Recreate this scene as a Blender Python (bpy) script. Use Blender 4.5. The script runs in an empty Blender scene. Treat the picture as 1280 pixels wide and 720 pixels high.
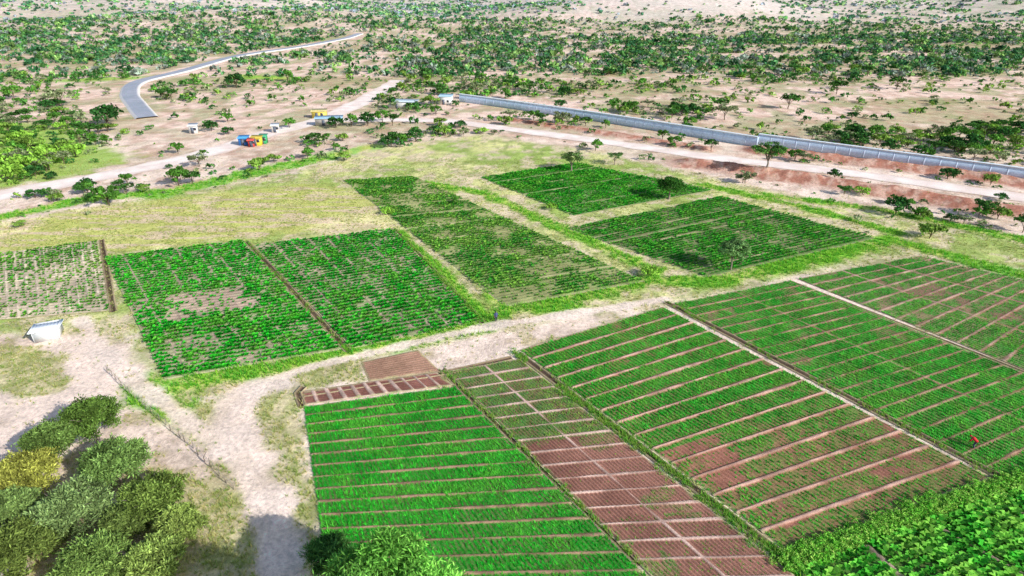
import bpy, math, random
import numpy as np
from mathutils import Vector
rng=np.random.default_rng(7); random.seed(7)
scene=bpy.context.scene
# ------------------------------------------------ camera survey model (drone 45 m above the ground)
H=45.0; F=760.0; P=math.atan(385/760); cP,sP=math.cos(P),math.sin(P)
def G(u,v,z=0.0):
    a=(u-640)/F; b=(v-360)/F
    dy=cP-b*sP; dz=-sP-b*cP
    t=(z-H)/dz
    return (a*t,dy*t)
def GL(pts): return np.array([G(*p) for p in pts],float)
# ------------------------------------------------ noise
TAB=rng.random((256,256))
def vn(x,y,seed=0):
    x=np.asarray(x,float)+seed*17.31; y=np.asarray(y,float)+seed*9.77
    xi=np.floor(x).astype(int); yi=np.floor(y).astype(int); fx=x-xi; fy=y-yi
    fx=fx*fx*(3-2*fx); fy=fy*fy*(3-2*fy)
    a=TAB[xi&255,yi&255]; b=TAB[(xi+1)&255,yi&255]; c=TAB[xi&255,(yi+1)&255]; d=TAB[(xi+1)&255,(yi+1)&255]
    return (a*(1-fx)+b*fx)*(1-fy)+(c*(1-fx)+d*fx)*fy
def fbm(x,y,o=4,seed=0):
    s=0;a=.5;t=0
    for i in range(o):
        s=s+a*vn(x*2**i,y*2**i,seed+i*3); t+=a; a*=.5
    return s/t
def ss(a,b,x):
    t=np.clip((x-a)/(b-a),0,1); return t*t*(3-2*t)
def mix(a,b,m):
    a=np.asarray(a,float); b=np.asarray(b,float)
    return a*(1-m[...,None])+b*m[...,None]
def segdist(x,y,pts):
    d=np.full(np.shape(x),1e9)
    for (ax,ay),(bx,by) in zip(pts[:-1],pts[1:]):
        vx,vy=bx-ax,by-ay; L=vx*vx+vy*vy+1e-9
        t=np.clip(((x-ax)*vx+(y-ay)*vy)/L,0,1)
        d=np.minimum(d,np.hypot(x-ax-t*vx,y-ay-t*vy))
    return d
def inside(x,y,pts):
    r=np.zeros(np.shape(x),bool); n=len(pts)
    for i in range(n):
        ax,ay=pts[i]; bx,by=pts[(i+1)%n]
        c=((ay>y)!=(by>y))
        with np.errstate(divide='ignore',invalid='ignore'):
            xx=(bx-ax)*(y-ay)/((by-ay) if by!=ay else 1e-9)+ax
        r^=c&(x<xx)
    return r
def sdf(x,y,pts):
    p=np.vstack([pts,pts[:1]])
    d=segdist(x,y,p); return np.where(inside(x,y,pts),d,-d)
def smooth(pts,n=10):
    pts=np.asarray(pts); out=[]
    q=np.vstack([2*pts[0]-pts[1],pts,2*pts[-1]-pts[-2]])
    for i in range(1,len(q)-2):
        p0,p1,p2,p3=q[i-1:i+3]
        for k in range(n):
            t=k/n
            out.append(.5*((2*p1)+(-p0+p2)*t+(2*p0-5*p1+4*p2-p3)*t*t+(-p0+3*p1-3*p2+p3)*t**3))
    out.append(q[-2]); return np.array(out)
# ------------------------------------------------ site survey
ROAD1=smooth(GL([(-80,260),(60,233),(180,210),(270,188),(330,168),(400,150),(450,128),(500,100)]),6)
ROAD2=smooth(GL([(400,150),(480,150),(560,152),(640,162),(760,178),(900,198),(1050,215),(1200,236),(1450,272)]),6)
ASPH=smooth(GL([(184,148),(171,132),(162,117),(174,103),(230,89),(300,70),(380,58),(450,45)]),8)
TRACK1=smooth(GL([(300,492),(370,464),(440,447),(520,428),(620,407),(720,392),(832,374)]),6)
TRACK2=smooth(GL([(345,478),(300,492),(282,520),(300,560),(330,620),(350,680),(362,760)]),6)
TRACK3=smooth(GL([(100,400),(140,450),(200,500),(300,575),(335,630)]),6)
BANK1=GL([(945,188),(1050,200),(1180,216),(1450,254)])
BANK2=GL([(860,204),(1000,224),(1120,242),(1280,268),(1450,298)])
BANK3=GL([(640,150),(760,167),(880,186)])
WALL1=GL([(575,127),(640,136),(780,157),(945,184)])
WALL2=GL([(947,180),(1100,201),(1280,226),(1480,255)])
GRASS=GL([(-80,298),(120,258),(330,225),(470,186),(600,168),(760,192),(960,238),(1450,335),(1450,372),(1150,316),(838,380),(610,412),(432,450),(300,483),(213,515),(150,412),(-80,425)])
YEL=GL([(-80,290),(120,258),(380,226),(480,240),(500,285),(310,300),(130,320),(-80,335)])
FIELDS=GL([(-80,310),(430,226),(600,215),(720,200),(1100,296),(1148,318),(1480,385),(1480,800),(380,800),(375,490),(205,480),(140,395),(-80,405)])
LEFTG=GL([(-60,150),(60,155),(120,176),(165,198),(90,222),(-60,245)])
DRYG=GL([(315,490),(370,465),(440,452),(455,475),(372,490),(385,560),(405,640),(400,740),(385,740),(370,640),(335,560)])
DRYG2=GL([(195,512),(250,500),(280,500),(262,530),(285,580),(250,560)])
DRYG3=GL([(240,590),(300,630),(325,690),(330,760),(210,760),(250,660)])
DRYG4=GL([(-60,430),(60,440),(95,470),(60,500),(-60,490)])
LUSH=[(GL([(185,495),(230,482),(330,462),(432,441),(520,424),(602,405)]),2.6),
 (GL([(498,290),(560,345),(606,400)]),1.2),(GL([(200,242),(330,214),(470,182)]),4),
 (GL([(632,388),(700,378),(800,352),(900,352),(1000,328),(1110,302)]),2.6),
 (GL([(-60,285),(100,250),(200,240)]),3),(GL([(1110,300),(1280,345),(1450,380)]),2.5),
 (GL([(880,232),(1000,258),(1120,290)]),2.0),(GL([(510,225),(600,240),(700,284),(820,338)]),2.2),
 (GL([(180,480),(215,515)]),2.5),(GL([(960,245),(1100,262),(1280,300)]),2.5),
 (GL([(560,310),(630,385)]),1.4),(GL([(300,95),(350,98)]),8),(GL([(90,100),(160,98)]),7),(GL([(-40,205),(60,195)]),9),(GL([(985,712),(1150,652),(1330,598)]),2.2)]
HILL=np.array([(80,760),(330,720),(420,950),(200,1100),(40,950)],float)
def hz(x,y):
    x=np.asarray(x,float); y=np.asarray(y,float)
    a=ss(320,1400,y)
    z=a*np.clip(fbm(x/330,y/330,3,5)-.38,0,1)*95
    z=z+ss(500,2500,y)*20
    z=z+26*np.exp(-(((x-190)/190)**2+((y-900)/150)**2))+14*np.exp(-(((x+330)/160)**2+((y-780)/110)**2))
    m=(y<300)&(y>60)
    if np.any(m):
        n=fbm(x/5,y/5,3,9)
        for B,h,w in((BANK1,1.7,2.2),(BANK2,1.8,2.6),(BANK3,.7,2.0)):
            d=segdist(x,y,B); z=z+np.where(m,h*np.exp(-(d/w)**2)*(.55+.7*n),0)
    return z
SAND=np.array((.95,.75,.62)); SAND2=np.array((.62,.46,.34)); REDS=np.array((.44,.17,.11))
YG=np.array((.70,.68,.28)); GG=np.array((.24,.54,.05))
def land(x,y):
    n1=fbm(x/14,y/14,4,1); n2=fbm(x/3.2,y/3.2,4,2); n3=fbm(x/55,y/22,4,3); n4=fbm(x/1.3,y/1.3,3,4)
    col=mix(SAND,SAND2,ss(.40,.68,n1*.5+n2*.25+n4*.25))
    nearl=(1-ss(70,90,y)); col=mix(col,(.54,.46,.24),nearl*ss(.5,.6,n1*.5+n2*.5)*.7)
    far=ss(150,240,y)
    col=mix(col,mix((.92,.68,.55),(.52,.44,.25),ss(.46,.64,n3)),far*.85)
    col=mix(col,(.34,.37,.16),far*ss(.48,.62,fbm(x/9,y/9,3,12))*.65)
    col=mix(col,(.58,.35,.25),ss(95,160,y)*ss(.5,.65,n2)*.5)
    g=ss(-2.5,2.5,sdf(x,y,GRASS)+(n2-.5)*9)
    gcol=mix(YG,(.38,.50,.12),ss(.36,.60,n1)); gcol=mix(gcol,(.78,.61,.45),ss(.46,.62,n2)*.75); gcol=mix(gcol,(.24,.32,.08),ss(.55,.7,n4)*.6)
    col=mix(col,gcol,g*.95)
    yl=ss(-2,4,sdf(x,y,YEL)+(n2-.5)*6); ycol=mix((.86,.76,.38),(.60,.60,.18),ss(.4,.62,n1)); ycol=mix(ycol,(.78,.58,.42),ss(.48,.6,fbm(x/6,y/1.2,3,44))*.85)
    col=mix(col,ycol,yl*.9)
    lg=ss(-4,4,sdf(x,y,LEFTG)+(n2-.5)*12); col=mix(col,(.34,.54,.08),lg*.85)
    dg=np.zeros_like(n1)
    for D in (DRYG,DRYG2,DRYG3,DRYG4): dg=np.maximum(dg,ss(-1,1,sdf(x,y,D)+(n2-.5)*5))
    col=mix(col,mix((.66,.57,.32),(.38,.40,.14),ss(.4,.6,n4)),dg*.9)
    lu=np.zeros_like(n1)
    for L,w in LUSH:
        lu=np.maximum(lu,1-ss(w*.4,w*1.3,segdist(x,y,L)+(n2-.5)*w*1.6))
    col=mix(col,mix(GG,(.50,.62,.10),ss(.4,.6,n2)),lu*.85)
    rd=np.zeros_like(n1)
    for B,w in((BANK1,5),(BANK2,5.5),(BANK3,3.5)):
        rd=np.maximum(rd,1-ss(w*.5,w*1.3,segdist(x,y,B)+(n2-.5)*6))
    col=mix(col,mix(REDS,(.66,.40,.30),ss(.42,.65,n4)),rd*.92)
    tr=np.zeros_like(n1)
    for T,w in((TRACK1,1.0),(TRACK2,2.0),(TRACK3,1.3)):
        tr=np.maximum(tr,1-ss(w*.6,w*1.3,segdist(x,y,T)+(n2-.5)*1.6))
    col=mix(col,mix((.99,.82,.70),(.88,.68,.55),n2),tr*.9)
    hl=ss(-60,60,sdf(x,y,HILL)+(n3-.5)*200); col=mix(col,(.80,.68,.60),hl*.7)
    hzz=ss(450,1100,y); col=mix(col,(.66,.64,.63),hzz*.5)  # aerial haze painted into the ground colour, growing with distance
    w=np.clip(np.maximum.reduce([g*.75,yl*.9,lg*.8,dg])*(1-tr),0,1)
    w=np.maximum(w,nearl*ss(.48,.6,n1*.5+n2*.5)*.7*(1-tr))
    return col,w,lu*(1-tr),rd
# ------------------------------------------------ mesh helpers
def mk(name,V,Fc,col=None,mat=None,smoothsh=False,link=True):
    me=bpy.data.meshes.new(name); V=np.asarray(V,np.float32); Fc=np.asarray(Fc,np.int32); k=Fc.shape[1]
    me.vertices.add(len(V)); me.vertices.foreach_set('co',V.ravel())
    me.loops.add(Fc.size); me.loops.foreach_set('vertex_index',Fc.ravel())
    me.polygons.add(len(Fc)); me.polygons.foreach_set('loop_start',np.arange(0,Fc.size,k,dtype=np.int32))
    try: me.polygons.foreach_set('loop_total',np.full(len(Fc),k,np.int32))
    except Exception: pass
    me.update(calc_edges=True)
    if len(V)<20000: me.validate()
    if smoothsh: me.polygons.foreach_set('use_smooth',np.ones(len(me.polygons),bool))
    if col is not None:
        a=me.attributes.new('Col','FLOAT_COLOR','POINT')
        c=np.ones((len(V),4),np.float32); c[:,:3]=np.clip(col,0,1); a.data.foreach_set('color',c.ravel())
    if mat: me.materials.append(mat)
    if not link: return me
    ob=bpy.data.objects.new(name,me); scene.collection.objects.link(ob); return ob
def tag(o,label=None,cat=None,kind=None,group=None):
    if label:o['label']=label
    if cat:o['category']=cat
    if kind:o['kind']=kind
    if group:o['group']=group
    return o
def empty(name,loc,label,cat,rot=0):
    e=bpy.data.objects.new(name,None); e.location=loc; e.rotation_euler=(0,0,rot); e.empty_display_size=.3
    scene.collection.objects.link(e); tag(e,label,cat); return e
def gridf(nx,ny):
    i=np.arange(ny-1)[:,None]*nx+np.arange(nx-1)[None]
    return np.stack([i,i+1,i+nx+1,i+nx],-1).reshape(-1,4)
# ------------------------------------------------ materials
def newmat(name):
    m=bpy.data.materials.new(name); m.use_nodes=True; nt=m.node_tree; nt.nodes.clear()
    out=nt.nodes.new('ShaderNodeOutputMaterial'); return m,nt,out
def soilmat(name,sc=3.0,amt=.35,bump=.35,sc2=.5):
    m,nt,out=newmat(name); N=nt.nodes; L=nt.links
    at=N.new('ShaderNodeAttribute'); at.attribute_name='Col'
    geo=N.new('ShaderNodeNewGeometry')
    n1=N.new('ShaderNodeTexNoise'); n1.inputs['Scale'].default_value=sc; n1.inputs['Detail'].default_value=8; n1.inputs['Roughness'].default_value=.75
    n2=N.new('ShaderNodeTexNoise'); n2.inputs['Scale'].default_value=sc2; n2.inputs['Detail'].default_value=5
    L.new(geo.outputs['Position'],n1.inputs['Vector']); L.new(geo.outputs['Position'],n2.inputs['Vector'])
    r1=N.new('ShaderNodeMapRange'); r1.inputs[1].default_value=.3; r1.inputs[2].default_value=.7; r1.inputs[3].default_value=1-amt; r1.inputs[4].default_value=1+amt
    r2=N.new('ShaderNodeMapRange'); r2.inputs[1].default_value=.3; r2.inputs[2].default_value=.7; r2.inputs[3].default_value=1-amt*.5; r2.inputs[4].default_value=1+amt*.5
    L.new(n1.outputs[0],r1.inputs[0]); L.new(n2.outputs[0],r2.inputs[0])
    mu=N.new('ShaderNodeMath'); mu.operation='MULTIPLY'; L.new(r1.outputs[0],mu.inputs[0]); L.new(r2.outputs[0],mu.inputs[1])
    vm=N.new('ShaderNodeVectorMath'); vm.operation='SCALE'; L.new(at.outputs['Color'],vm.inputs[0]); L.new(mu.outputs[0],vm.inputs['Scale'])
    bs=N.new('ShaderNodeBsdfDiffuse')
    bp=N.new('ShaderNodeBump'); bp.inputs['Strength'].default_value=bump; bp.inputs['Distance'].default_value=.25
    L.new(n1.outputs[0],bp.inputs['Height']); L.new(bp.outputs[0],bs.inputs['Normal'])
    L.new(vm.outputs[0],bs.inputs['Color']); L.new(bs.outputs[0],out.inputs[0]); return m
def leafmat(name,tr=.3,var=.25):
    m,nt,out=newmat(name); N=nt.nodes; L=nt.links
    at=N.new('ShaderNodeAttribute'); at.attribute_name='Col'
    oi=N.new('ShaderNodeObjectInfo')
    r=N.new('ShaderNodeMapRange'); r.inputs[3].default_value=1-var; r.inputs[4].default_value=1+var; L.new(oi.outputs['Random'],r.inputs[0])
    vm=N.new('ShaderNodeVectorMath'); vm.operation='SCALE'; L.new(at.outputs['Color'],vm.inputs[0]); L.new(r.outputs[0],vm.inputs['Scale'])
    d=N.new('ShaderNodeBsdfDiffuse'); t=N.new('ShaderNodeBsdfTranslucent'); mx=N.new('ShaderNodeMixShader'); mx.inputs[0].default_value=tr
    L.new(vm.outputs[0],d.inputs[0]); L.new(vm.outputs[0],t.inputs[0]); L.new(d.outputs[0],mx.inputs[1]); L.new(t.outputs[0],mx.inputs[2]); L.new(mx.outputs[0],out.inputs[0]); return m
def plain(name,col,rough=.7,metal=0,amt=.15,sc=4):
    m,nt,out=newmat(name); N=nt.nodes; L=nt.links
    geo=N.new('ShaderNodeTexCoord'); n=N.new('ShaderNodeTexNoise'); n.inputs['Scale'].default_value=sc; n.inputs['Detail'].default_value=6
    L.new(geo.outputs['Object'],n.inputs['Vector'])
    r=N.new('ShaderNodeMapRange'); r.inputs[1].default_value=.3; r.inputs[2].default_value=.7; r.inputs[3].default_value=1-amt; r.inputs[4].default_value=1+amt; L.new(n.outputs[0],r.inputs[0])
    vm=N.new('ShaderNodeVectorMath'); vm.operation='SCALE'; vm.inputs[0].default_value=col; L.new(r.outputs[0],vm.inputs['Scale'])
    bs=N.new('ShaderNodeBsdfPrincipled'); bs.inputs['Roughness'].default_value=rough; bs.inputs['Metallic'].default_value=metal
    L.new(vm.outputs[0],bs.inputs['Base Color']); L.new(bs.outputs[0],out.inputs[0]); return m
M_ground=soilmat('dry_ground',1.8,.40,.65,.25); M_field=soilmat('tilled_soil',5,.34,.4,.6); M_road=soilmat('dirt_road_soil',2.5,.12,.2,.4)
M_crop=leafmat('crop_leaves',.4,.03); M_grass=leafmat('grass_blades',.35,.03); M_tree=leafmat('tree_leaves',.22); M_bark=plain('bark',(.26,.21,.17),.9,0,.3,6)
# ------------------------------------------------ ground
def axis(lo,hi,fine0,fine1,st,g):
    a=list(np.arange(fine0,fine1,st)); s=st;x=a[-1]
    while x<hi: s*=g; x+=s; a.append(x)
    s=st;x=a[0];b=[]
    while x>lo: s*=g; x-=s; b.append(x)
    return np.array(b[::-1]+a)
xs=axis(-5000,5000,-95,115,.45,1.016); 
ys=axis(-400,6500,33,135,.40,1.02)
ys=ys[(ys>30)|(np.arange(len(ys))%4==0)]
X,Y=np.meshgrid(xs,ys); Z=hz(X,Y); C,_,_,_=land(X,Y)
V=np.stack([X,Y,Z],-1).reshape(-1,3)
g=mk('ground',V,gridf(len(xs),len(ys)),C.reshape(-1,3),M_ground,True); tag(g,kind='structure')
# ------------------------------------------------ roads
def strip(name,line,w,mat,colf,zoff=.03,ncr=9,profile=None,step=1.2,edge=.5,kind='structure'):
    line=np.asarray(line); seg=np.hypot(*(np.diff(line,axis=0).T)); s=np.r_[0,np.cumsum(seg)]
    n=max(3,int(s[-1]/step)); t=np.linspace(0,s[-1],n); px=np.interp(t,s,line[:,0]); py=np.interp(t,s,line[:,1])
    dx=np.gradient(px); dy=np.gradient(py); l=np.hypot(dx,dy); nx,ny=-dy/l,dx/l
    o=np.linspace(-1,1,ncr)
    ww=(w/2)*(1+edge*(fbm(t/6,t*0,3,4)-.5))
    XX=px[:,None]+nx[:,None]*o[None]*ww[:,None]; YY=py[:,None]+ny[:,None]*o[None]*ww[:,None]
    ZZ=hz(XX,YY)+zoff+(profile(o)[None] if profile else 0)
    c=colf(XX,YY,np.broadcast_to(o,XX.shape))
    ob=mk(name,np.stack([XX,YY,ZZ],-1).reshape(-1,3),gridf(ncr,n),c.reshape(-1,3),mat,True); tag(ob,kind=kind); return ob
def dirtcol(x,y,o):
    n=fbm(x/3,y/3,3,7); c=mix((1,.88,.80),(.90,.74,.66),ss(.35,.65,n)); return mix(c,(.74,.58,.48),ss(.6,1,np.abs(o))*.6)
def aspcol(x,y,o):
    c=mix((.32,.35,.41),(.44,.46,.52),fbm(x/6,y/6,3,7)); return mix(c,(.86,.80,.74),ss(.78,.86,np.abs(o)))
strip('dirt_road',ROAD1,9,M_road,dirtcol,.05); strip('dirt_road',ROAD2,7,M_road,dirtcol,.08)
strip('asphalt_road',ASPH,8,M_road,aspcol,.55,13,lambda o:-.6*ss(.8,1,np.abs(o)),edge=.05)
# ------------------------------------------------ scatter helper
def scatter(name,Pn,S,Cn,temps,mat,sz=None):
    n=len(Pn); 
    if n==0: return None
    pick=rng.integers(0,len(temps),n); ang=rng.random(n)*6.283
    VV=[];FF=[];CC=[];off=0
    for k,(tv,tf,sh) in enumerate(temps):
        i=np.where(pick==k)[0]
        if len(i)==0: continue
        c=np.cos(ang[i])[:,None];s=np.sin(ang[i])[:,None];q=S[i][:,None]
        zz=(sz[i][:,None] if sz is not None else q)
        x=(tv[None,:,0]*c-tv[None,:,1]*s)*q+Pn[i,0:1]; y=(tv[None,:,0]*s+tv[None,:,1]*c)*q+Pn[i,1:2]; z=tv[None,:,2]*zz+Pn[i,2:3]
        VV.append(np.stack([x,y,z],-1).reshape(-1,3)); CC.append((Cn[i][:,None,:]*sh[None,:,None]).reshape(-1,3))
        FF.append((tf[None]+(np.arange(len(i))*len(tv))[:,None,None]+off).reshape(-1,tf.shape[1])); off+=len(i)*len(tv)
    return mk(name,np.vstack(VV),np.vstack(FF),np.vstack(CC),mat)
def t_blades(n,spread,h,w):
    v=[];sh=[]
    for i in range(n):
        a=rng.random()*6.283; r=spread*(.4+.8*rng.random()); hh=h*(.6+.6*rng.random()); ox,oy=rng.normal(0,.12,2)
        px,py=-math.sin(a)*w,math.cos(a)*w
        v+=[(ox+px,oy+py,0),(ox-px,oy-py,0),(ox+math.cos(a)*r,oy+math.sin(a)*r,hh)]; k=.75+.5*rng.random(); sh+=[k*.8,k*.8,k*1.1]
    return np.array(v),np.arange(n*3).reshape(-1,3),np.array(sh)
def t_broad(n):
    v=[];sh=[]
    for i in range(n):
        a=i*2.4+rng.random(); r=.55+.5*rng.random(); e=.35+.5*rng.random(); w=.28
        ca,sa=math.cos(a),math.sin(a)
        v+=[(0,0,.05),(ca*r*.55-sa*w,sa*r*.55+ca*w,e),(ca*r,sa*r,e*.75),(ca*r*.55+sa*w,sa*r*.55-ca*w,e)]
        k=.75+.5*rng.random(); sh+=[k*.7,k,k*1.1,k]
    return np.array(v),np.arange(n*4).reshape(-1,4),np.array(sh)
def leafquads(c,nrm,s,asp=.55,axis_=None):
    n=len(c)
    if axis_ is None:
        r=rng.normal(size=(n,3)); t=np.cross(nrm,r); t/=np.linalg.norm(t,axis=1)[:,None]+1e-9; b=np.cross(nrm,t)
    else:
        t=axis_/ (np.linalg.norm(axis_,axis=1)[:,None]+1e-9); b=np.cross(t,nrm); b/=np.linalg.norm(b,axis=1)[:,None]+1e-9
    s=s[:,None]; return np.stack([c-t*s,c+b*s*asp,c+t*s,c-b*s*asp],1).reshape(-1,3)
def crown(R,Hc,zc,ncl,npl,ls,style='round',clr=.3,asp=.55,spike=0,radial=False):
    th=rng.random(ncl)*6.283; u=rng.random(ncl)
    if style=='flat':
        r=np.sqrt(u)*R*.85; cz=zc+rng.normal(0,Hc*.18,ncl)+Hc*.25*(1-(r/R)**2); cx,cy=r*np.cos(th),r*np.sin(th)
    else:
        d=rng.normal(size=(ncl,3)); d/=np.linalg.norm(d,axis=1)[:,None]; d[:,2]=np.where(d[:,2]<-.35,-d[:,2],d[:,2]); rr=(.35+.5*u**.5)
        cx,cy,cz=d[:,0]*R*rr,d[:,1]*R*rr,zc+d[:,2]*Hc*.5*rr
    cr=R*clr*(.6+.8*rng.random(ncl))
    d=rng.normal(size=(ncl,npl,3)); d/=np.linalg.norm(d,axis=2)[...,None]; d[...,2]=np.abs(d[...,2])*np.where(rng.random((ncl,npl))<.8,1,-1)
    rad=(rng.random((ncl,npl))**.35)*(1+spike*rng.random((ncl,npl))**3)
    p=np.stack([cx,cy,cz],-1)[:,None]+d*(cr[:,None]*rad)[...,None]*np.array([1,1,.7 if style=='round' else .45])
    nm=(d if not radial else .6*d+np.array([0,-.2,.5]))+rng.normal(0,.6,d.shape); nm/=np.linalg.norm(nm,axis=2)[...,None]
    p=p.reshape(-1,3); p[:,2]=np.maximum(p[:,2],.05)
    s=ls*(.6+.8*rng.random(len(p)))
    ax=(d+rng.normal(0,.6,d.shape)).reshape(-1,3) if radial else None
    V=leafquads(p,nm.reshape(-1,3),s,asp,ax)
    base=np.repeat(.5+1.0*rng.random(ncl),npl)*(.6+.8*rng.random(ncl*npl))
    if radial: base=base*(.2+.95*rad.reshape(-1))  # inner shade painted into leaf colour: dark clump hearts, brighter tips
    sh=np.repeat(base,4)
    return V,np.arange(len(V)).reshape(-1,4),sh
def tube(pts,rad,k=7):
    pts=np.array(pts,float); V=[]
    for i,p in enumerate(pts):
        d=pts[min(i+1,len(pts)-1)]-pts[max(i-1,0)]; d/=np.linalg.norm(d)+1e-9
        a=np.cross(d,[.3,.9,.1]); a/=np.linalg.norm(a); b=np.cross(d,a)
        for j in range(k):
            t=j/k*6.283; V.append(p+rad[i]*(a*math.cos(t)+b*math.sin(t)))
    Fq=[[i*k+j,i*k+(j+1)%k,(i+1)*k+(j+1)%k,(i+1)*k+j] for i in range(len(pts)-1) for j in range(k)]
    return np.array(V),np.array(Fq)
def trunkmesh(h,R,r0,nl=6,base=.35):
    VV=[];FF=[];o=0
    v,f=tube([(0,0,-.2),(.08*R*.3,0,h*base*.5),(0,.05*R,h*base),(.05*R,0,h*.72)],[r0*1.25,r0,r0*.85,r0*.35]); VV.append(v);FF.append(f);o=len(v)
    for i in range(nl):
        a=i/nl*6.283+rng.random()*.6; e=R*(.5+.3*rng.random()); z0=h*(base*.7+.2*rng.random())
        v,f=tube([(0,0,z0),(math.cos(a)*e*.45,math.sin(a)*e*.45,z0+(h-z0)*.5),(math.cos(a)*e,math.sin(a)*e,h*.85)],[r0*.55,r0*.38,r0*.12],6)
        VV.append(v);FF.append(f+o);o+=len(v)
    return np.vstack(VV),np.vstack(FF)
def tree(name,label,cat,x,y,h,R,Hc,col,ncl=40,npl=120,ls=.16,style='round',clr=.3,r0=None,nl=6,asp=.55,spike=0,radial=False):
    e=empty(name,(x,y,float(hz(x,y))),label,cat)
    v,f=trunkmesh(h,R,r0 or .04*h,nl); t=mk('trunk',v,f,None,M_bark,True); t.parent=e
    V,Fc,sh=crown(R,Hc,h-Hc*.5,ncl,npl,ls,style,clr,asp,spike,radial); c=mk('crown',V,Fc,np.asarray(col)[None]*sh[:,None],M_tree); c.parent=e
    return e
# ------------------------------------------------ plots
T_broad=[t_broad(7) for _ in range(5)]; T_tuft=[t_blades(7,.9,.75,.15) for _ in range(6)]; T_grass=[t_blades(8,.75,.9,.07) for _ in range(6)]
def plot(label_soil,crop,quad,nt,ns,bund=.35,bunds=None,rows='s',rsp=.6,psp=.35,size=.3,pcol=(.05,.35,.04),pcol2=None,soil=(.36,.22,.16),bcol=(.55,.40,.31),
         dens=None,temps=None,res=.2,bh=.14,fur=.05,soil2=None,jit=.12,hs=1.0,cover=.6,vary=.6,lim=.45,rim=None):
    q=GL(quad); bunds=bund if bunds is None else bunds
    Ls=(np.linalg.norm(q[1]-q[0])+np.linalg.norm(q[2]-q[3]))/2; Lt=(np.linalg.norm(q[3]-q[0])+np.linalg.norm(q[2]-q[1]))/2
    def pos(s,t):
        s=s[...,None];t=t[...,None]; return (q[0]*(1-s)+q[1]*s)*(1-t)+(q[3]*(1-s)+q[2]*s)*t
    def bd(s,t,k=1.0):
        w=(vn(s*Ls/3,t*Lt/3,8)-.5)*.18
        a=np.abs(((t*nt+.5)%1)-.5)/nt*Lt+w if nt else 9+s*0
        b=np.abs(((s*ns+.5)%1)-.5)/ns*Ls+w if ns else 9+s*0
        return np.maximum(1-ss(bund*.3*k,bund*.62*k,a), 1-ss(bunds*.3*k,bunds*.62*k,b))
    n1=int(Ls/res)+2; n2=int(Lt/res)+2
    s,t=np.meshgrid(np.linspace(0,1,n1),np.linspace(0,1,n2)); p=pos(s,t); x,y=p[...,0],p[...,1]
    b=bd(s,t); rc=(t*Lt if rows=='s' else s*Ls)/rsp
    f=.5+.5*np.cos(rc*6.283)
    nz=fbm(x/1.1,y/1.1,3,6); nb=fbm(x/7,y/7,3,11)
    edge=np.minimum(np.minimum(s,1-s)*Ls,np.minimum(t,1-t)*Lt)
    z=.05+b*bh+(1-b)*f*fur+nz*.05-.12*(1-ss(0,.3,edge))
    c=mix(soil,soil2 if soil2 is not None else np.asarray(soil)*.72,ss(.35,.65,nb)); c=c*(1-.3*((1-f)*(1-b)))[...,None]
    dd=dens(s.ravel(),t.ravel(),fbm(x/4,y/4,4,21).ravel()).reshape(s.shape)
    c=mix(c,np.asarray(pcol)*.75,(1-b)*cover*ss(.3,.9,dd)*(.4+.6*ss(.3,.7,nz)))
    if rim is not None: c=mix(c,rim,bd(s,t,1.9)*.85)
    bc=mix(bcol,np.asarray(bcol)*.6,ss(.4,.65,fbm(x/2,y/2,3,16)))
    c=mix(c,bc,b*(.65+.35*nz)); c=mix(c,mix((.40,.44,.14),(.70,.55,.42),nz),(1-ss(0,.45,edge+(nz-.5)*.6))*.8)
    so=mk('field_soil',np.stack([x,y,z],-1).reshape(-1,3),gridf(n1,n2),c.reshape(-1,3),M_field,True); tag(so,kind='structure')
    if rows=='s': a=np.arange(rsp*.5,Lt,rsp)/Lt; bb=np.arange(.2,Ls-.2,psp)/Ls; T,S_=np.meshgrid(a,bb)
    else: a=np.arange(rsp*.5,Ls,rsp)/Ls; bb=np.arange(.2,Lt-.2,psp)/Lt; S_,T=np.meshgrid(a,bb)
    S_=S_.ravel();T=T.ravel()
    S_=S_+rng.normal(0,jit*(1 if rows=='s' else .6),len(S_))*psp/Ls*1.5; T=T+rng.normal(0,jit,len(T))*psp/Lt*1.2
    ok=(S_>.004)&(S_<.996)&(T>.004)&(T<.996); S_=S_[ok];T=T[ok]
    pp=pos(S_,T); nn=fbm(pp[:,0]/4,pp[:,1]/4,4,21)
    d=dens(S_,T,nn)
    ok=(rng.random(len(S_))<d)&(bd(S_,T,1.5 if rim is not None else 1)<lim); S_=S_[ok];T=T[ok];pp=pp[ok];nn=nn[ok];d=d[ok]
    nv=fbm(pp[:,0]/2.2,pp[:,1]/2.2,3,61)
    sz=size*(.65+.6*rng.random(len(S_)))*(.6+.4*np.clip(d,0,1))*(.75+.5*nn)*(.8+.4*nv)
    pc2=np.asarray(pcol2 if pcol2 is not None else np.asarray(pcol)*np.array([2.6,1.25,1.0]))
    col=mix(pcol,pc2,ss(.3,.7,fbm(pp[:,0]/6,pp[:,1]/6,4,31)*.6+.4*rng.random(len(S_))))*(.7+.6*rng.random(len(S_)))[:,None]
    col=mix(col,(.32,.58,.09),ss(.5,.68,nv)*vary*.7); col=mix(col,np.asarray(pcol)*.5,(1-ss(.32,.48,nv))*vary*.8)
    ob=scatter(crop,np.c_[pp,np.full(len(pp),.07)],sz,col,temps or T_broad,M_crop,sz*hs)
    if ob: tag(ob,kind='stuff',cat='crop',label=label_soil)
    return len(S_)
one=lambda k:(lambda s,t,n:np.full(len(s),k))
QA=[(-70,326),(124,301),(139,389),(-70,406)];QB=[(131,322),(304,301),(428,437),(206,475)];QC=[(317,307),(492,286),(601,402),(440,436)]
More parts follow.
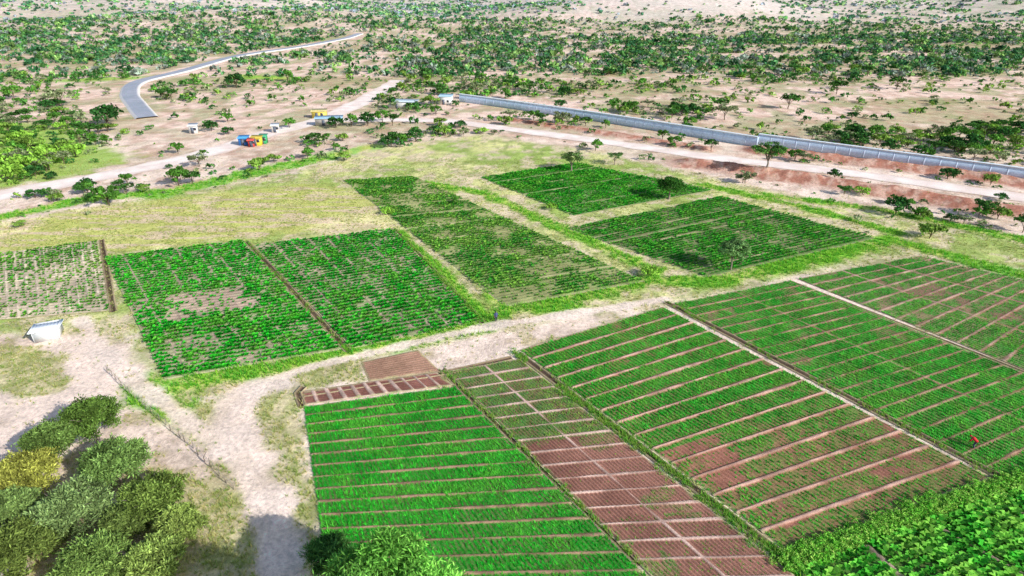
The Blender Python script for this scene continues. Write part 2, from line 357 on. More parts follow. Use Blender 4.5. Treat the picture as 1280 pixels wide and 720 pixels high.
QD=[(430,226),(520,221),(808,352),(632,384)];QE=[(600,222),(722,204),(893,238),(718,270)];QF=[(708,286),(902,246),(1096,298),(884,347)]
QG=[(650,438),(829,384),(1240,598),(984,690)];QH=[(842,380),(988,351),(1420,522),(1264,601)];QH2=[(997,349),(1149,320),(1480,398),(1424,520)]
QI=[(557,465),(650,449),(1031,750),(843,750)];QJ=[(380,509),(568,484),(854,765),(414,765)];QK=[(374,490),(546,466),(567,482),(380,507)];QK2=[(450,453),(523,437),(551,464),(460,477)];QL=[(996,712),(1300,602),(1500,650),(1100,880)]
tot=0
tot+=plot('sparse young vegetable plants in pale soil grid','vegetable_crop',QA,6,16,.25,.2,'s',1.05,.5,.45,(.12,.54,.05),(.28,.64,.06),soil=(.86,.68,.50),bcol=(.94,.78,.58),dens=lambda s,t,n:np.where(t<.35,.97,.70)*ss(.22,.45,n+.15),cover=.1)
def dB(s,t,n):
    d=.93+s*0; d=np.where((t>.46)&(t<.68)&(s<.8),.35+ss(.36,.56,n)*.6,d); d=np.where(t>=.68,.65+.35*ss(.35,.55,n),d); return d
tot+=plot('rows of leafy green vegetables with bare patches','vegetable_crop',QB,0,8,.3,.2,'s',1.05,.38,.52,(.02,.56,.03),(.10,.78,.05),soil=(.74,.54,.40),dens=dB,res=.22,fur=.08,cover=.4)
tot+=plot('dense rows of leafy green vegetables','vegetable_crop',QC,0,8,.3,.2,'s',1.05,.38,.51,(.02,.52,.03),(.09,.72,.05),soil=(.66,.48,.35),dens=lambda s,t,n:.8+.2*ss(.35,.5,n),res=.22,fur=.08,cover=.4)
tot+=plot('dull green vegetable rows with weedy gaps','vegetable_crop',QD,10,0,.4,.3,'s',.95,.45,.46,(.05,.42,.04),(.32,.64,.09),soil=(.52,.52,.22),bcol=(.62,.56,.30),dens=lambda s,t,n:.45+.55*ss(.35,.55,n),res=.25,cover=.4)
tot+=plot('green vegetable rows on damp soil','vegetable_crop',QE,6,0,.35,.3,'s',.95,.45,.50,(.03,.48,.03),(.14,.66,.05),soil=(.36,.38,.17),bcol=(.54,.48,.26),dens=lambda s,t,n:.75+.25*ss(.35,.5,n),res=.3)
tot+=plot('dark green vegetable rows on damp soil','vegetable_crop',QF,9,0,.3,.3,'s',.95,.45,.47,(.03,.42,.03),(.12,.58,.05),soil=(.36,.32,.17),bcol=(.52,.46,.25),dens=lambda s,t,n:.65+.35*ss(.35,.5,n),res=.25,cover=.5)
def dG(s,t,n):
    a=1-.42*ss(.45,.8,t); a=np.where((t>.62)&(t<.95),a*(.25+.75*ss(.30,.60,n+.35*s-.05)),a); return a*np.clip(ss(.12,.33,n+.06),.45,1)
tot+=plot('green onion beds thinning to young seedlings','onion_crop',QG,15,0,.36,.5,'t',.52,.18,.34,(.03,.50,.04),(.11,.64,.07),soil=(.42,.19,.13),soil2=(.34,.16,.11),bcol=(.72,.46,.36),dens=dG,temps=T_tuft,res=.14,bh=.16,cover=.7,rim=(.36,.15,.10))
tot+=plot('green onion beds between earth bunds','onion_crop',QH,20,2,.22,.2,'t',.58,.2,.34,(.03,.50,.04),(.10,.64,.07),soil=(.34,.22,.13),bcol=(.52,.32,.22),dens=lambda s,t,n:1.0*np.clip(ss(.12,.33,n),.6,1),temps=T_tuft,res=.17,cover=.7,rim=(.34,.17,.11))
tot+=plot('young onion beds between earth bunds','onion_crop',QH2,16,3,.28,.24,'t',.58,.22,.33,(.04,.48,.05),(.14,.60,.07),soil=(.46,.28,.19),bcol=(.66,.44,.34),dens=lambda s,t,n:np.where((s>.3)&(t>.12)&(t<.6),.72,.97)*np.clip(ss(.22,.42,n),.55,1),temps=T_tuft,res=.22,cover=.65,rim=(.38,.18,.12))
def dI(s,t,n): return np.where(t<.17,.85,np.where(t<.42,.85+.15*(s<.5),np.where(t<.74,.06+.5*(n>.6),.35+.4*(n>.5))))
tot+=plot('sparse seedlings in small reddish basins','seedling_crop',QI,17,2,.32,.28,'t',.42,.24,.30,(.12,.42,.09),None,soil=(.45,.22,.16),soil2=(.32,.15,.11),bcol=(.78,.56,.46),dens=dI,temps=T_tuft,res=.11,fur=.13,cover=.6)
tot+=plot('dense bright green crop with thin earth bunds','onion_crop',QJ,16,0,.30,.3,'t',.46,.16,.32,(.025,.52,.04),(.09,.70,.06),soil=(.22,.17,.09),bcol=(.50,.30,.20),dens=one(.97),temps=T_tuft,res=.13,cover=.6,vary=.45)
plot('few seedlings in small brown basins','seedling_crop',QK,1,11,.45,.4,'s',.4,.5,.12,(.03,.45,.03),None,soil=(.38,.17,.13),bcol=(.82,.60,.49),dens=one(.05),temps=T_tuft,res=.12)
plot('few weeds on bare brown seedbed','seedling_crop',QK2,0,0,.3,.3,'s',.5,.5,.12,(.03,.45,.03),None,soil=(.54,.31,.21),soil2=(.42,.24,.16),dens=one(.06),temps=T_tuft,res=.15)
tot+=plot('lush leafy crop rows','vegetable_crop',QL,0,4,.3,.45,'s',1.05,.36,.64,(.08,.62,.05),(.34,.88,.12),soil=(.16,.17,.07),dens=one(.97),res=.2,vary=.8,cover=.3)
# irrigation channels
def chcol(x,y,o):
    c=mix((.12,.08,.055),(.42,.33,.20),ss(.35,.75,np.abs(o))); return c*(.7+.6*fbm(x/1,y/1,3,3))[...,None]
chp=lambda o:.20*np.exp(-((np.abs(o)-.7)/.25)**2)-.02
for a in ([(648,442),(980,697)],[(832,378),(1268,606)],[(553,462),(560,470),(800,706)],[(986,352),(1425,523)],[(380,484),(372,492),(378,508)],[(492,286),(604,404)],[(308,302),(436,440)],[(127,300),(142,390)],[(640,448),(560,466),(380,494)]):
    strip('irrigation_channel',GL(a),1.1,M_field,chcol,.03,9,chp,.4,.3)
# ------------------------------------------------ ground grass and weeds
def polyarea(y0,y1,n):
    y=y0+(y1-y0)*rng.random(n); k=.98*y+8; return (rng.random(n)*2-1)*k,y
x,y=polyarea(34,170,230000); c,w,lu,rd=land(x,y)
blk=np.zeros(len(x),bool)
for q in (QA,QB,QC,QD,QE,QF,QG,QH,QH2,QI,QJ,QK,QK2,QL): blk|=inside(x,y,GL(q))
for r,wd in((ROAD1,4.2),(ROAD2,3.2),(TRACK2,1.6),(TRACK1,.6)): blk|=segdist(x,y,r)<wd
pr=np.clip(w*.6+lu*.9,0.03,1)
nn=fbm(x/2.5,y/2.5,3,41)
ok=(~blk)&(rng.random(len(x))<pr*ss(.3,.6,nn+.12*lu+.08)*1.1)
x,y,c,w,lu=x[ok],y[ok],c[ok],w[ok],lu[ok]; 
sz=.2+.42*rng.random(len(x))**1.5*(.8+.8*lu)
gc=mix(mix((.72,.64,.28),(.28,.44,.08),rng.random(len(x))),mix((.07,.46,.04),(.40,.72,.07),rng.random(len(x))),np.clip(lu*1.2,0,1))
o=scatter('grass',np.c_[x,y,hz(x,y)],sz,gc,T_grass,M_grass,sz*.8); tag(o,kind='stuff',cat='grass',label='yellow-green grass tufts around the fields')
px=[];
for a,wd,n in(([(642,440),(980,700)],.9,1500),([(832,378),(1268,606)],.7,500),([(553,462),(800,706)],.5,300),([(492,286),(604,404)],.9,900),([(308,302),(436,440)],.5,200)):
    q=GL(a); t=rng.random(n); p=q[0]*(1-t[:,None])+q[1]*t[:,None]; p=p+rng.normal(0,wd*.5,p.shape); px.append(p[fbm(p[:,0]/2,p[:,1]/2,3,2)>.42])
p=np.vstack(px); sz=.25+.25*rng.random(len(p)); o=scatter('weeds',np.c_[p,np.full(len(p),.1)],sz,mix((.10,.45,.04),(.40,.54,.10),rng.random(len(p))),T_grass,M_grass); tag(o,kind='stuff',cat='weeds',label='weeds lining the irrigation channels')
# ------------------------------------------------ woodland
def shrubT(n,R=1.,H_=.9,clr=.38,ls=.3,style='round',ncl=None):
    ncl=ncl or max(3,n//6); return crown(R,H_*1.3,H_*.55,ncl,max(1,n//ncl),ls,style,clr)
def dens_t(x,y):
    n=fbm(x/45,y/22,4,51); n2=fbm(x/12,y/12,3,57)
    d=.22+.45*ss(.45,.62,n)
    def pm(p,s=6): return ss(-s,s,sdf(x,y,GL(p))+(n-.5)*40)
    d=np.maximum(d,1.35*pm([(470,118),(500,75),(560,50),(1600,42),(1600,105),(1200,114),(900,106),(740,122),(600,122)],10)*(.2+.8*ss(.38,.5,n)))
    d=np.maximum(d,2.2*pm([(1000,168),(1080,160),(1500,160),(1500,228),(1280,210),(1080,188)],3))
    d=np.maximum(d,1.8*pm([(735,134),(860,128),(910,150),(860,160),(760,144)],4))
    d=np.maximum(d,1.0*pm([(-300,115),(-300,22),(420,22),(400,55),(250,72),(150,100)],10)*(.25+.7*ss(.42,.54,n)))
    d=np.maximum(d,1.2*pm([(-60,150),(100,130),(175,150),(190,195),(120,215),(-60,240)],4)*ss(.32,.5,n2))
    d=np.maximum(d,.9*pm([(400,118),(500,105),(600,122),(540,142),(480,150)],4))
    d=np.maximum(d,ss(600,750,y)*(.15+.6*ss(.42,.55,fbm(x/110,y/70,3,52))))
    h=ss(-60,60,sdf(x,y,HILL)); d=d*(1-.7*h)
    d=d*(1-.85*pm([(150,175),(330,130),(480,128),(500,145),(330,190),(160,215)],4))
    d=d*(1-.8*pm([(880,110),(1280,96),(1500,96),(1500,120),(1050,128)],4)*ss(.44,.52,n+.05))
    d=d*(1-.85*pm([(900,128),(1500,132),(1500,152),(1050,156)],4)*ss(.42,.5,n))
    return d*(.5+.9*ss(.38,.58,n2))
def samp(y0,y1,area):
    A=.92*(y1*y1-y0*y0); n=int(A/area); y=np.sqrt(y0*y0+(y1*y1-y0*y0)*rng.random(n)); return (rng.random(n)*2-1)*.94*y,y
bx=[];by=[];br=[]
for y0,y1,ar,r0,r1 in((112,330,11,.6,3.2),(330,720,17,1.1,3.8),(720,1700,75,2.2,5.2)):
    x,y=samp(y0,y1,ar); d=dens_t(x,y); ok=rng.random(len(x))<d; x,y,d=x[ok],y[ok],d[ok]
    bx.append(x);by.append(y);br.append((r0+(r1-r0)*rng.random(len(x))**1.9)*(.7+.3*np.clip(d,0,1)))
bx=np.concatenate(bx);by=np.concatenate(by);br=np.concatenate(br)
keep=~inside(bx,by,FIELDS)
gd=sdf(bx,by,GRASS); keep&=~((gd>0)&(rng.random(len(bx))>.05)); keep&=gd<25
for r,wd in((ROAD1,4.5),(ROAD2,4),(ASPH,7),(WALL1,2.4),(WALL2,2.4),(BANK1,3),(BANK2,3)): keep&=segdist(bx,by,r)>wd+br*.7
keep&=~((segdist(bx,by,ASPH-np.array([[0,12]]))<13)&(rng.random(len(bx))<.85))
for (u,v,rr) in((330,174,13),(415,152,9),(555,124,9),(400,143,9),(500,130,7),(240,152,6)):
    a,b=G(u,v); keep&=np.hypot(bx-a,by-b)>rr
bx,by,br=bx[keep],by[keep],br[keep]
shown=br/by; order=np.argsort(-shown); NI=265
ind=order[:NI]; rest=order[NI:]
print('PLANTS',tot,'SHRUBS',len(bx))
cg=[(.10,.26,.04),(.07,.19,.04),(.20,.34,.06),(.22,.27,.13),(.045,.15,.035)]
def greens(n): 
    a=np.array(cg); return a[rng.integers(0,5,n)]*(.7+.6*rng.random(n))[:,None]
near=rest[by[rest]<330]; mid=rest[(by[rest]>=330)&(by[rest]<720)]; farr=rest[by[rest]>=720]
for nm,idx,T,haze_tint in(('shrubland',near,[shrubT(54,ls=.24) for _ in range(6)],(1,1,1)),('woodland',mid,[shrubT(30,ls=.34,H_=.75) for _ in range(6)],(.95,.95,1.6)),('distant_woodland',farr,[shrubT(18,ls=.40,H_=.5) for _ in range(6)],(1.5,1.4,3.2))):  # bluish, paler tint paints distance haze into the farther foliage
    o=scatter(nm,np.c_[bx[idx],by[idx],hz(bx[idx],by[idx])-.1],br[idx],greens(len(idx))*np.array(haze_tint),T,M_tree,br[idx]*(.8+.4*rng.random(len(idx)))); 
    if o: tag(o,kind='stuff',cat='shrubs',label='dense dark green thorn scrub on sandy ground')
def tree_template(style,hh,R,col,nc,npl,ls):
    tv,tf=trunkmesh(hh,R,.035*hh,5,.3 if style=='flat' else .2)
    V,Fc,sh=crown(R,hh*(.5 if style=='flat' else .95),hh*(.78 if style=='flat' else .55),nc,npl,ls,style,.34)
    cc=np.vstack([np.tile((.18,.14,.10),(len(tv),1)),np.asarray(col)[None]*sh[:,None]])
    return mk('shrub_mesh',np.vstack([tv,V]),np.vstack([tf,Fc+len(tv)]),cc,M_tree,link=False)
TMP=[tree_template('round',1.3,1,cg[0],16,32,.12),tree_template('round',1.1,1,cg[2],16,32,.12),tree_template('flat',1.3,1,cg[1],16,32,.12),tree_template('round',1.0,1,(.24,.44,.06),14,32,.12),tree_template('flat',1.2,1.1,cg[3],16,28,.11),tree_template('round',1.2,1,cg[4],18,30,.12)]
LB=['rounded green thorn shrub on sandy ground','low olive green shrub on sandy ground','flat-topped dark green acacia on dry ground','low yellow-green bush beside dirt road','grey-green flat-topped acacia on dry ground','dark green bushy tree on dry ground']
def addshrub(x,y,r,k,zs=1.0):
    o=bpy.data.objects.new('acacia_tree' if k in(2,4) else 'shrub',TMP[k]); o.location=(x,y,float(hz(x,y))-.05); o.scale=(r,r,r*zs); o.rotation_euler=(0,0,rng.random()*6.28)
    scene.collection.objects.link(o); tag(o,LB[k],'tree' if k in(2,4) else 'shrub',group='scattered acacias and shrubs'); return o
for i in ind: addshrub(bx[i],by[i],br[i],int(rng.choice([0,1,2,3,4,5],p=[.23,.2,.2,.04,.13,.2])),.75+.35*rng.random())
for (u,v,r,k) in[(135,157,5.5,5),(78,133,5,4),(18,124,4,0),(296,110,5,5),(360,102,4,0),(30,215,4,3),(60,200,4,3),(12,228,4,3),(95,196,3.5,3),(40,190,4,1),(137,257,3.2,0),(160,231,2,0),(224,232,3.2,0),(265,164,2.6,5),(285,153,2.4,0),(325,213,3,1),(362,160,2.4,0),(420,160,3,5),(440,158,3,0),(460,157,3.4,5),(478,153,3,0),(545,144,2.5,0),(632,156,2.6,1),(985,136,4,2),(905,150,4.2,4),(757,160,2,0),(485,268,1.4,3),(812,345,1.6,3),(1162,298,2.6,1),(570,255,1.2,0),(690,262,1.3,3),(60,245,1.4,0),(212,211,1.0,5),(1045,118,4,2),(1120,112,4,2),(1215,190,4,5),(700,135,2.6,5),(420,188,1.5,0),(255,195,1.3,0),(8,205,4,3),(25,180,3.6,3)]:
    x,y=G(u,v); addshrub(x,y,r,k,1.0)
def T(u,v,**k):
    x,y=G(u,v); return tree(k.pop('name','acacia_tree'),k.pop('label'),k.pop('cat','tree'),x,y,**k)
T(957,218,label='flat-topped dark green acacia beside dirt road',h=5.6,R=4.6,Hc=2.8,col=(.08,.20,.04),style='flat',ncl=36,npl=100,ls=.2)
T(836,249,label='rounded dark green tree in vegetable field',h=5.2,R=3.3,Hc=4.4,col=(.07,.22,.035),ncl=40,npl=110,ls=.18,name='tree')
T(913,338,label='thin grey-green acacia beside vegetable field',h=5.8,R=2.7,Hc=4.2,col=(.16,.30,.10),style='round',ncl=44,npl=110,ls=.16,r0=.12)
T(714,214,label='grey-green flat-topped acacia at field edge',h=4.5,R=3.2,Hc=2,col=(.16,.28,.08),style='flat',ncl=26,npl=80,ls=.17)
T(768,206,label='small grey-green acacia at field edge',h=3.2,R=2.2,Hc=1.6,col=(.14,.25,.08),style='flat',ncl=20,npl=60,ls=.16)
for (u,v,z,R,hh,c) in[(112,522,3.0,3.2,5.0,(.15,.26,.05)),(36,592,2.2,3.0,4.2,(.24,.25,.05)),(142,578,2.6,3.2,4.6,(.14,.23,.06)),(90,640,2.2,3.3,4.4,(.20,.29,.10)),(190,622,2.2,3.0,4.0,(.19,.28,.06)),(25,690,2.2,3.2,4.2,(.16,.22,.05)),(118,708,2.2,3.2,4.2,(.16,.25,.06)),(226,655,1.8,2.2,3.2,(.22,.29,.07)),(190,700,2.,2.6,3.6,(.18,.25,.06)),(62,552,2.6,2.8,4.4,(.13,.21,.05)),(12,640,2.,2.8,3.8,(.14,.21,.06)),(160,650,1.6,2.2,3.0,(.14,.20,.05)),(60,665,1.6,2.2,3.,(.12,.17,.05))]:
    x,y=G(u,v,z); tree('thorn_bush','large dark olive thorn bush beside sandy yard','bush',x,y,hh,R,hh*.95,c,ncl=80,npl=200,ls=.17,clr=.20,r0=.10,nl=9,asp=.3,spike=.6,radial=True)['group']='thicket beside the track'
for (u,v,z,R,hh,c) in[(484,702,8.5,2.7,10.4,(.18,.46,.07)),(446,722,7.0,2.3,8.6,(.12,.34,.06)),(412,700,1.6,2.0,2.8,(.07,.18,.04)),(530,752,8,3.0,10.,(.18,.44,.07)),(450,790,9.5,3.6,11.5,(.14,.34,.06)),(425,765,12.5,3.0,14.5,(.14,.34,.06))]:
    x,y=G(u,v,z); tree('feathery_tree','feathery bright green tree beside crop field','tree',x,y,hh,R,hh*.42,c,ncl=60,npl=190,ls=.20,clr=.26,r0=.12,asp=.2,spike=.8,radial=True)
q=GL([(985,706),(1060,676),(1150,642),(1250,612),(1330,590)]); seg=smooth(q,12)
idx=rng.integers(0,len(seg),1100); p=seg[idx]+rng.normal(0,.5,(1100,2)); sz=.3+.38*rng.random(1100)
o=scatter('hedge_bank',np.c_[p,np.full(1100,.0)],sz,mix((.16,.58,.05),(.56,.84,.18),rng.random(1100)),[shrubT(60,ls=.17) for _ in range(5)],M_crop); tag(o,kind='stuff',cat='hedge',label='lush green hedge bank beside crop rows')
# ------------------------------------------------ boxes / buildings
def boxv(x0,x1,y0,y1,z0,z1):
    V=np.array([(x0,y0,z0),(x1,y0,z0),(x1,y1,z0),(x0,y1,z0),(x0,y0,z1),(x1,y0,z1),(x1,y1,z1),(x0,y1,z1)],float)
    return V,np.array([[0,3,2,1],[4,5,6,7],[0,1,5,4],[1,2,6,5],[2,3,7,6],[3,0,4,7]])
def joinp(ps):
    VV=[];FF=[];o=0
    for v,f in ps: VV.append(v);FF.append(f+o);o+=len(v)
    return np.vstack(VV),np.vstack(FF)
MC={}
def pm_(c,rough=.6,metal=0):
    k=(tuple(c),rough,metal)
    if k not in MC: MC[k]=plain('painted_surface',c,rough,metal,.12,1.5)
    return MC[k]
def part(nm,vf,mat,par): o=mk(nm,vf[0],vf[1],None,mat); o.parent=par; return o
def shed(label,u,v,w,d,h,rot,wc,rc,name='shed',open_front=False,slope=.35):
    x,y=G(u,v); e=empty(name,(x,y,0),label,'shed' if name=='shed' else 'house',rot)
    t=.1; ps=[]
    if open_front: ps+=[boxv(-w/2,w/2,d/2-t,d/2,0,h),boxv(w/2-t,w/2,-d/2,d/2-t-.002,0,h)]+[boxv(-w/2,-w/2+t,yy-.05,yy+.05,0,h) for yy in(-d/2+.06,0,)]+[boxv(-w/2+.1,w/2-t-.002,-d/2,-d/2+t,0,h)]
    else: ps+=[boxv(-w/2,w/2,-d/2,d/2,0,h)]
    part('wall',joinp(ps),pm_(wc),e)
    n=int(w*6); xx=np.linspace(-w/2-.3,w/2+.3,n); P2=[]
    for yy in(-d/2-.3,d/2+.3):
        zz=h+.06+slope*(yy+d/2)/d+.03*np.cos(np.arange(n)*3.1416)+.05
        P2.append(np.c_[xx,np.full(n,yy),zz])
    V=np.vstack(P2+[p-np.array([0,0,.05]) for p in P2]); f=[]
    for i in range(n-1):
        f+=[[i,i+1,n+i+1,n+i],[2*n+i,3*n+i,3*n+i+1,2*n+i+1],[i,2*n+i,2*n+i+1,i+1],[n+i,n+i+1,3*n+i+1,3*n+i]]
    part('roof',(V,np.array(f)),pm_(rc,.6,0),e)
    if not open_front:
        part('door',boxv(-w*.25,-w*.25+.9,-d/2-.05,-d/2-.003,0,2.0),pm_((.1,.12,.16)),e)
        part('window',boxv(w*.12,w*.12+.9,-d/2-.05,-d/2-.003,1,1.9),pm_((.05,.06,.08),.2),e)
    return e
shed('small open-fronted hut with pale metal roof and walls',62,420,3.0,3.0,1.6,.42,(.62,.64,.66),(.90,.94,.98),open_front=True,slope=-.25)
shed('small bright blue shack beside dirt road',306,181,2.6,2.4,2.2,.1,(.05,.25,.7),(.1,.4,.75))
shed('yellow and white roadside shack',322,181,2.8,2.4,2.2,.05,(.8,.65,.05),(.75,.55,.08))
shed('small green roadside shack',330,179,2.,2.,2.2,.0,(.05,.4,.15),(.1,.5,.25))
shed('small red kiosk beside dirt road',315,183,1.6,1.6,1.9,.2,(.6,.06,.05),(.65,.1,.08))
shed('long roadside shack with bluish metal roof',412,156,9,3,2.4,.15,(.55,.5,.45),(.35,.55,.68))
shed('yellow roadside shack with flat roof',400,147,5,3,2.4,.1,(.7,.55,.1),(.7,.6,.25))
shed('low white building with pale metal roof',505,135,11,4,2.6,-.15,(.75,.72,.68),(.62,.72,.78),name='house')
shed('small white house with pale blue roof',558,130,5,4,3.2,-.1,(.8,.78,.75),(.45,.65,.75),name='house')
shed('small white concrete house in sandy clearing',243,166,2.4,2.4,2.4,.2,(.75,.73,.7),(.7,.7,.7),name='house')
shed('small white hut by dirt road',345,165,2.2,2.2,2.2,.2,(.8,.76,.7),(.75,.75,.75),name='house')
def wall(line,label,h=3.0):
    q=smooth(line,4); e=empty('boundary_wall',(q[0][0],q[0][1],0),label,'wall')
    seg=np.hypot(*(np.diff(q,axis=0).T)); s=np.r_[0,np.cumsum(seg)]; n=int(s[-1]/3.5); t=np.linspace(0,s[-1],n+1)
    px=np.interp(t,s,q[:,0])-q[0][0]; py=np.interp(t,s,q[:,1])-q[0][1]
    def run(t0,z0,z1):
        V=[];Fq=[]
        dx=np.gradient(px);dy=np.gradient(py);l=np.hypot(dx,dy);nx,ny=-dy/l*t0,dx/l*t0
        for i in range(len(px)): V+=[(px[i]-nx[i],py[i]-ny[i],z0),(px[i]+nx[i],py[i]+ny[i],z0),(px[i]+nx[i],py[i]+ny[i],z1),(px[i]-nx[i],py[i]-ny[i],z1)]
        for i in range(len(px)-1):
            a=i*4;b=a+4
            for j in range(4): Fq.append([a+j,b+j,b+(j+1)%4,a+(j+1)%4])
        return np.array(V),np.array(Fq)
    part('panel',run(.12,-.3,h),pm_((.58,.74,.92)),e); part('coping',run(.42,h+.002,h+.22),pm_((.86,.94,.99)),e)
    ps=[]
    for i in range(len(px)):
        v,f=boxv(-.2,.2,-.2,.2,-.3,h-.01); a=math.atan2(py[min(i+1,len(px)-1)]-py[max(i-1,0)],px[min(i+1,len(px)-1)]-px[max(i-1,0)])
        c_,s_=math.cos(a),math.sin(a); v=np.c_[v[:,0]*c_-v[:,1]*s_+px[i],v[:,0]*s_+v[:,1]*c_+py[i],v[:,2]]
        ps.append((v,f))
    o=part('post',joinp(ps),pm_((.56,.68,.84)),e); o['kind']='stuff'
wall(WALL1,'long pale blue-grey boundary wall beside dirt road'); wall(WALL2,'long pale blue-grey boundary wall above red bank')
def fence(pts,label,n,h=1.2):
    q=GL(pts); s=np.r_[0,np.cumsum(np.hypot(*(np.diff(q,axis=0).T)))]; t=np.linspace(0,s[-1],n)+rng.normal(0,.15,n); X_=np.interp(t,s,q[:,0])+rng.normal(0,.08,n);Y_=np.interp(t,s,q[:,1])
    e=empty('post_fence',(X_[0],Y_[0],0),label,'fence')
    for i in range(n):
        hh=h*(.75+.4*rng.random()); v,f=tube([(0,0,-.1),(rng.normal(0,.05),rng.normal(0,.05),hh*.5),(rng.normal(0,.12),rng.normal(0,.12),hh)],[.045,.04,.03],6)
        o=part('post',(v,f),M_bark,e); o.location=(X_[i]-X_[0],Y_[i]-Y_[0],0)
    ps=[tube([(X_[i]-X_[0],Y_[i]-Y_[0],z-.05*(i%2)) for i in range(n)],[.012]*n,4) for z in(.4,.75,1.0)]
    part('wire',joinp(ps),pm_((.4,.38,.36)),e)
fence([(135,465),(175,505),(240,560),(292,612)],'rough wooden post and wire fence by sandy track',22)
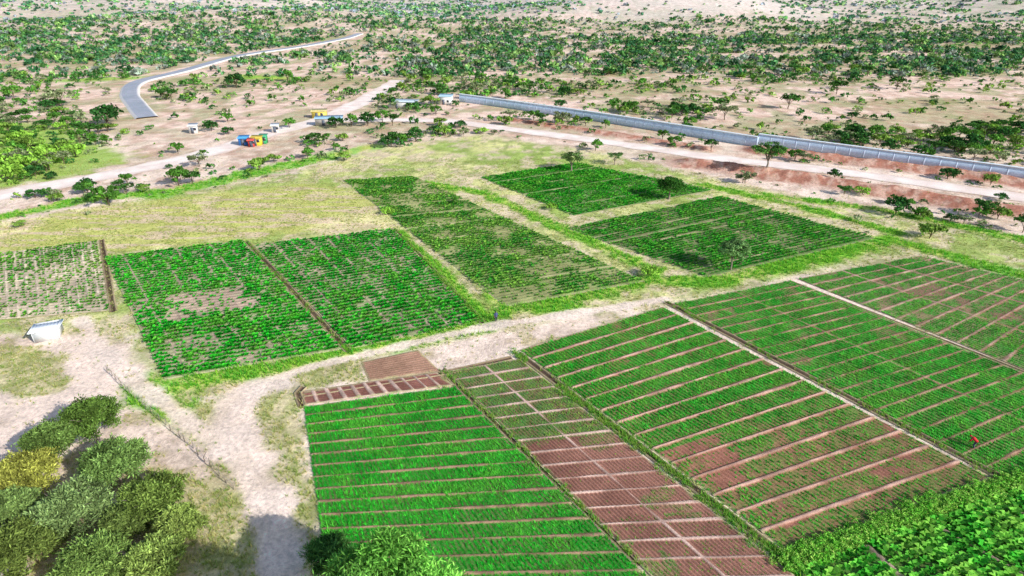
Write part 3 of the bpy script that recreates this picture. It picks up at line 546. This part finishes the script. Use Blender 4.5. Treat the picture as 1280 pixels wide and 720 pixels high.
# ------------------------------------------------ people
def person(u,v,label,rot,stand,cs,ct,ch_):
    x,y=G(u,v); e=empty('person',(x,y,.08),label,'person',rot)
    if stand:
        J=dict(pel=(0,0,.92),sp=(0,0,1.08),ch=(.0,0,1.28),nk=(.01,0,1.44),hd=(.03,0,1.54),ht=(.03,0,1.66),hl=(0,.11,.86),kl=(.03,.12,.48),al=(-.02,.12,.08),fl=(.15,.13,.03),hr=(0,-.11,.86),kr=(.06,-.12,.48),ar=(.06,-.12,.08),fr=(.22,-.13,.03),
          sl=(0,.19,1.36),el=(-.02,.25,1.08),wl=(.08,.26,.86),sr=(0,-.19,1.36),er=(-.02,-.25,1.08),wr=(.08,-.26,.86))
    else:
        J=dict(pel=(0,0,.88),sp=(.18,0,1.02),ch=(.40,0,1.12),nk=(.54,0,1.17),hd=(.62,0,1.20),ht=(.74,0,1.20),
          hl=(0,.11,.84),kl=(.10,.13,.46),al=(-.02,.13,.08),fl=(.16,.14,.03),hr=(0,-.11,.84),kr=(.14,-.13,.47),ar=(.06,-.13,.08),fr=(.24,-.14,.03),
          sl=(.44,.19,1.10),el=(.48,.24,.80),wl=(.58,.2,.56),sr=(.44,-.19,1.10),er=(.50,-.24,.80),wr=(.62,-.18,.56))
    R=dict(pel=.14,sp=.12,ch=.14,nk=.055,hd=.09,ht=.085,hl=.10,kl=.06,al=.04,fl=.035,hr=.10,kr=.06,ar=.04,fr=.035,sl=.06,el=.045,wl=.03,sr=.06,er=.045,wr=.03)
    E=[('pel','sp'),('sp','ch'),('ch','nk'),('nk','hd'),('hd','ht'),('pel','hl'),('hl','kl'),('kl','al'),('al','fl'),('pel','hr'),('hr','kr'),('kr','ar'),('ar','fr'),('ch','sl'),('sl','el'),('el','wl'),('ch','sr'),('sr','er'),('er','wr')]
    for sd,w in(('l','wl'),('r','wr')):
        wx,wy,wz=J[w]; J['p'+sd]=(wx+.02,wy,wz-.07); R['p'+sd]=.03; E.append((w,'p'+sd))
        for k in range(4):
            o=(k-1.5)*.021; L=.07-.008*abs(k-1); J[f'f{sd}{k}']=(wx+.03,wy+o,wz-.11); J[f'g{sd}{k}']=(wx+.045,wy+o,wz-.11-L*.6); J[f'h{sd}{k}']=(wx+.03,wy+o,wz-.11-L); 
            for n_,r_ in(('f',.010),('g',.009),('h',.008)): R[f'{n_}{sd}{k}']=r_
            E+=[('p'+sd,f'f{sd}{k}'),(f'f{sd}{k}',f'g{sd}{k}'),(f'g{sd}{k}',f'h{sd}{k}')]
        J['t'+sd]=(wx+.05,wy+(-.03 if sd=='l' else .03),wz-.09); R['t'+sd]=.01; E.append(('p'+sd,'t'+sd))
    hx,_,hzz=J['hd']; J['nose']=(hx+.11,0,hzz+.03) if stand else (.66,0,1.10); R['nose']=.015; E.append(('hd','nose'))
    ks=list(J); me=bpy.data.meshes.new('body'); me.from_pydata([J[k] for k in ks],[(ks.index(a),ks.index(b)) for a,b in E],[])
    o=bpy.data.objects.new('body',me); scene.collection.objects.link(o); o.parent=e
    o.modifiers.new('skin','SKIN')
    for i,k in enumerate(ks): me.skin_vertices[0].data[i].radius=(R[k],R[k]); me.skin_vertices[0].data[i].use_root=(k=='pel')
    o.modifiers.new('sub','SUBSURF').levels=1; me.materials.append(plain('skin',(.16,.09,.06),.6))
    def cl(nm,pts,rad,c): part(nm,tube(pts,rad,12),pm_(c,.9),e)
    A=lambda a,dx,dz:(J[a][0]+dx,J[a][1],J[a][2]+dz)
    if stand: cl('shirt',[(0,0,.80),(0,0,1.0),(0,0,1.2),(0,0,1.36),(.01,0,1.45)],[.18,.17,.19,.2,.08],cs)
    else: cl('shirt',[(-.06,0,.88),(.1,0,.98),(.28,0,1.08),(.42,0,1.13),(.52,0,1.16)],[.17,.175,.19,.2,.09],cs)
    for sd in 'lr':
        cl('sleeve',[J['s'+sd],J['e'+sd],A('w'+sd,-.05,.14)],[.085,.07,.06],cs)
        cl('trouser_leg',[A('h'+sd,0,.06),J['k'+sd],A('a'+sd,0,.06)],[.13,.085,.07],ct)
    if stand: cl('head_scarf',[(.0,0,1.50),(.01,0,1.58),(.02,0,1.68),(.02,0,1.72)],[.10,.115,.09,.03],ch_)
    else: cl('head_scarf',[(.56,0,1.22),(.64,0,1.24),(.74,0,1.24),(.78,0,1.23)],[.10,.115,.09,.03],ch_)
person(1217,561,'person in red clothing bending over the green crop',2.2,False,(.75,.03,.04),(.08,.08,.12),(.7,.05,.05))
person(620,402,'person in dark blue clothes standing on the footpath',-1.2,True,(.06,.09,.20),(.04,.04,.06),(.04,.04,.05))
# ------------------------------------------------ light, sky, camera
el=math.radians(29); az=Vector((12.6,-9.0)).normalized()
s=bpy.data.lights.new('sun','SUN'); s.energy=5; s.angle=math.radians(.5); s.color=(1,.98,.94)
so=bpy.data.objects.new('sun',s); scene.collection.objects.link(so)
d=Vector((-az.x*math.cos(el),-az.y*math.cos(el),-math.sin(el))); so.rotation_euler=d.to_track_quat('-Z','Y').to_euler(); so.location=(60,-40,80)
w=bpy.data.worlds.new('World'); scene.world=w; w.use_nodes=True; nt=w.node_tree
sk=nt.nodes.new('ShaderNodeTexSky'); sk.sky_type='NISHITA'; sk.sun_disc=False; sk.sun_elevation=el; sk.sun_rotation=math.atan2(az.x,az.y)
bg=nt.nodes['Background']; bg.inputs[1].default_value=.14; nt.links.new(sk.outputs[0],bg.inputs[0])
cd=bpy.data.cameras.new('camera'); cd.sensor_width=36; cd.lens=F/1280*36; cd.clip_end=20000; cd.clip_start=.5
co=bpy.data.objects.new('camera',cd); scene.collection.objects.link(co); co.location=(0,0,H); co.rotation_euler=(math.pi/2-P,0,0); scene.camera=co
scene.view_settings.view_transform='Standard'; scene.view_settings.look='None'; scene.view_settings.exposure=0
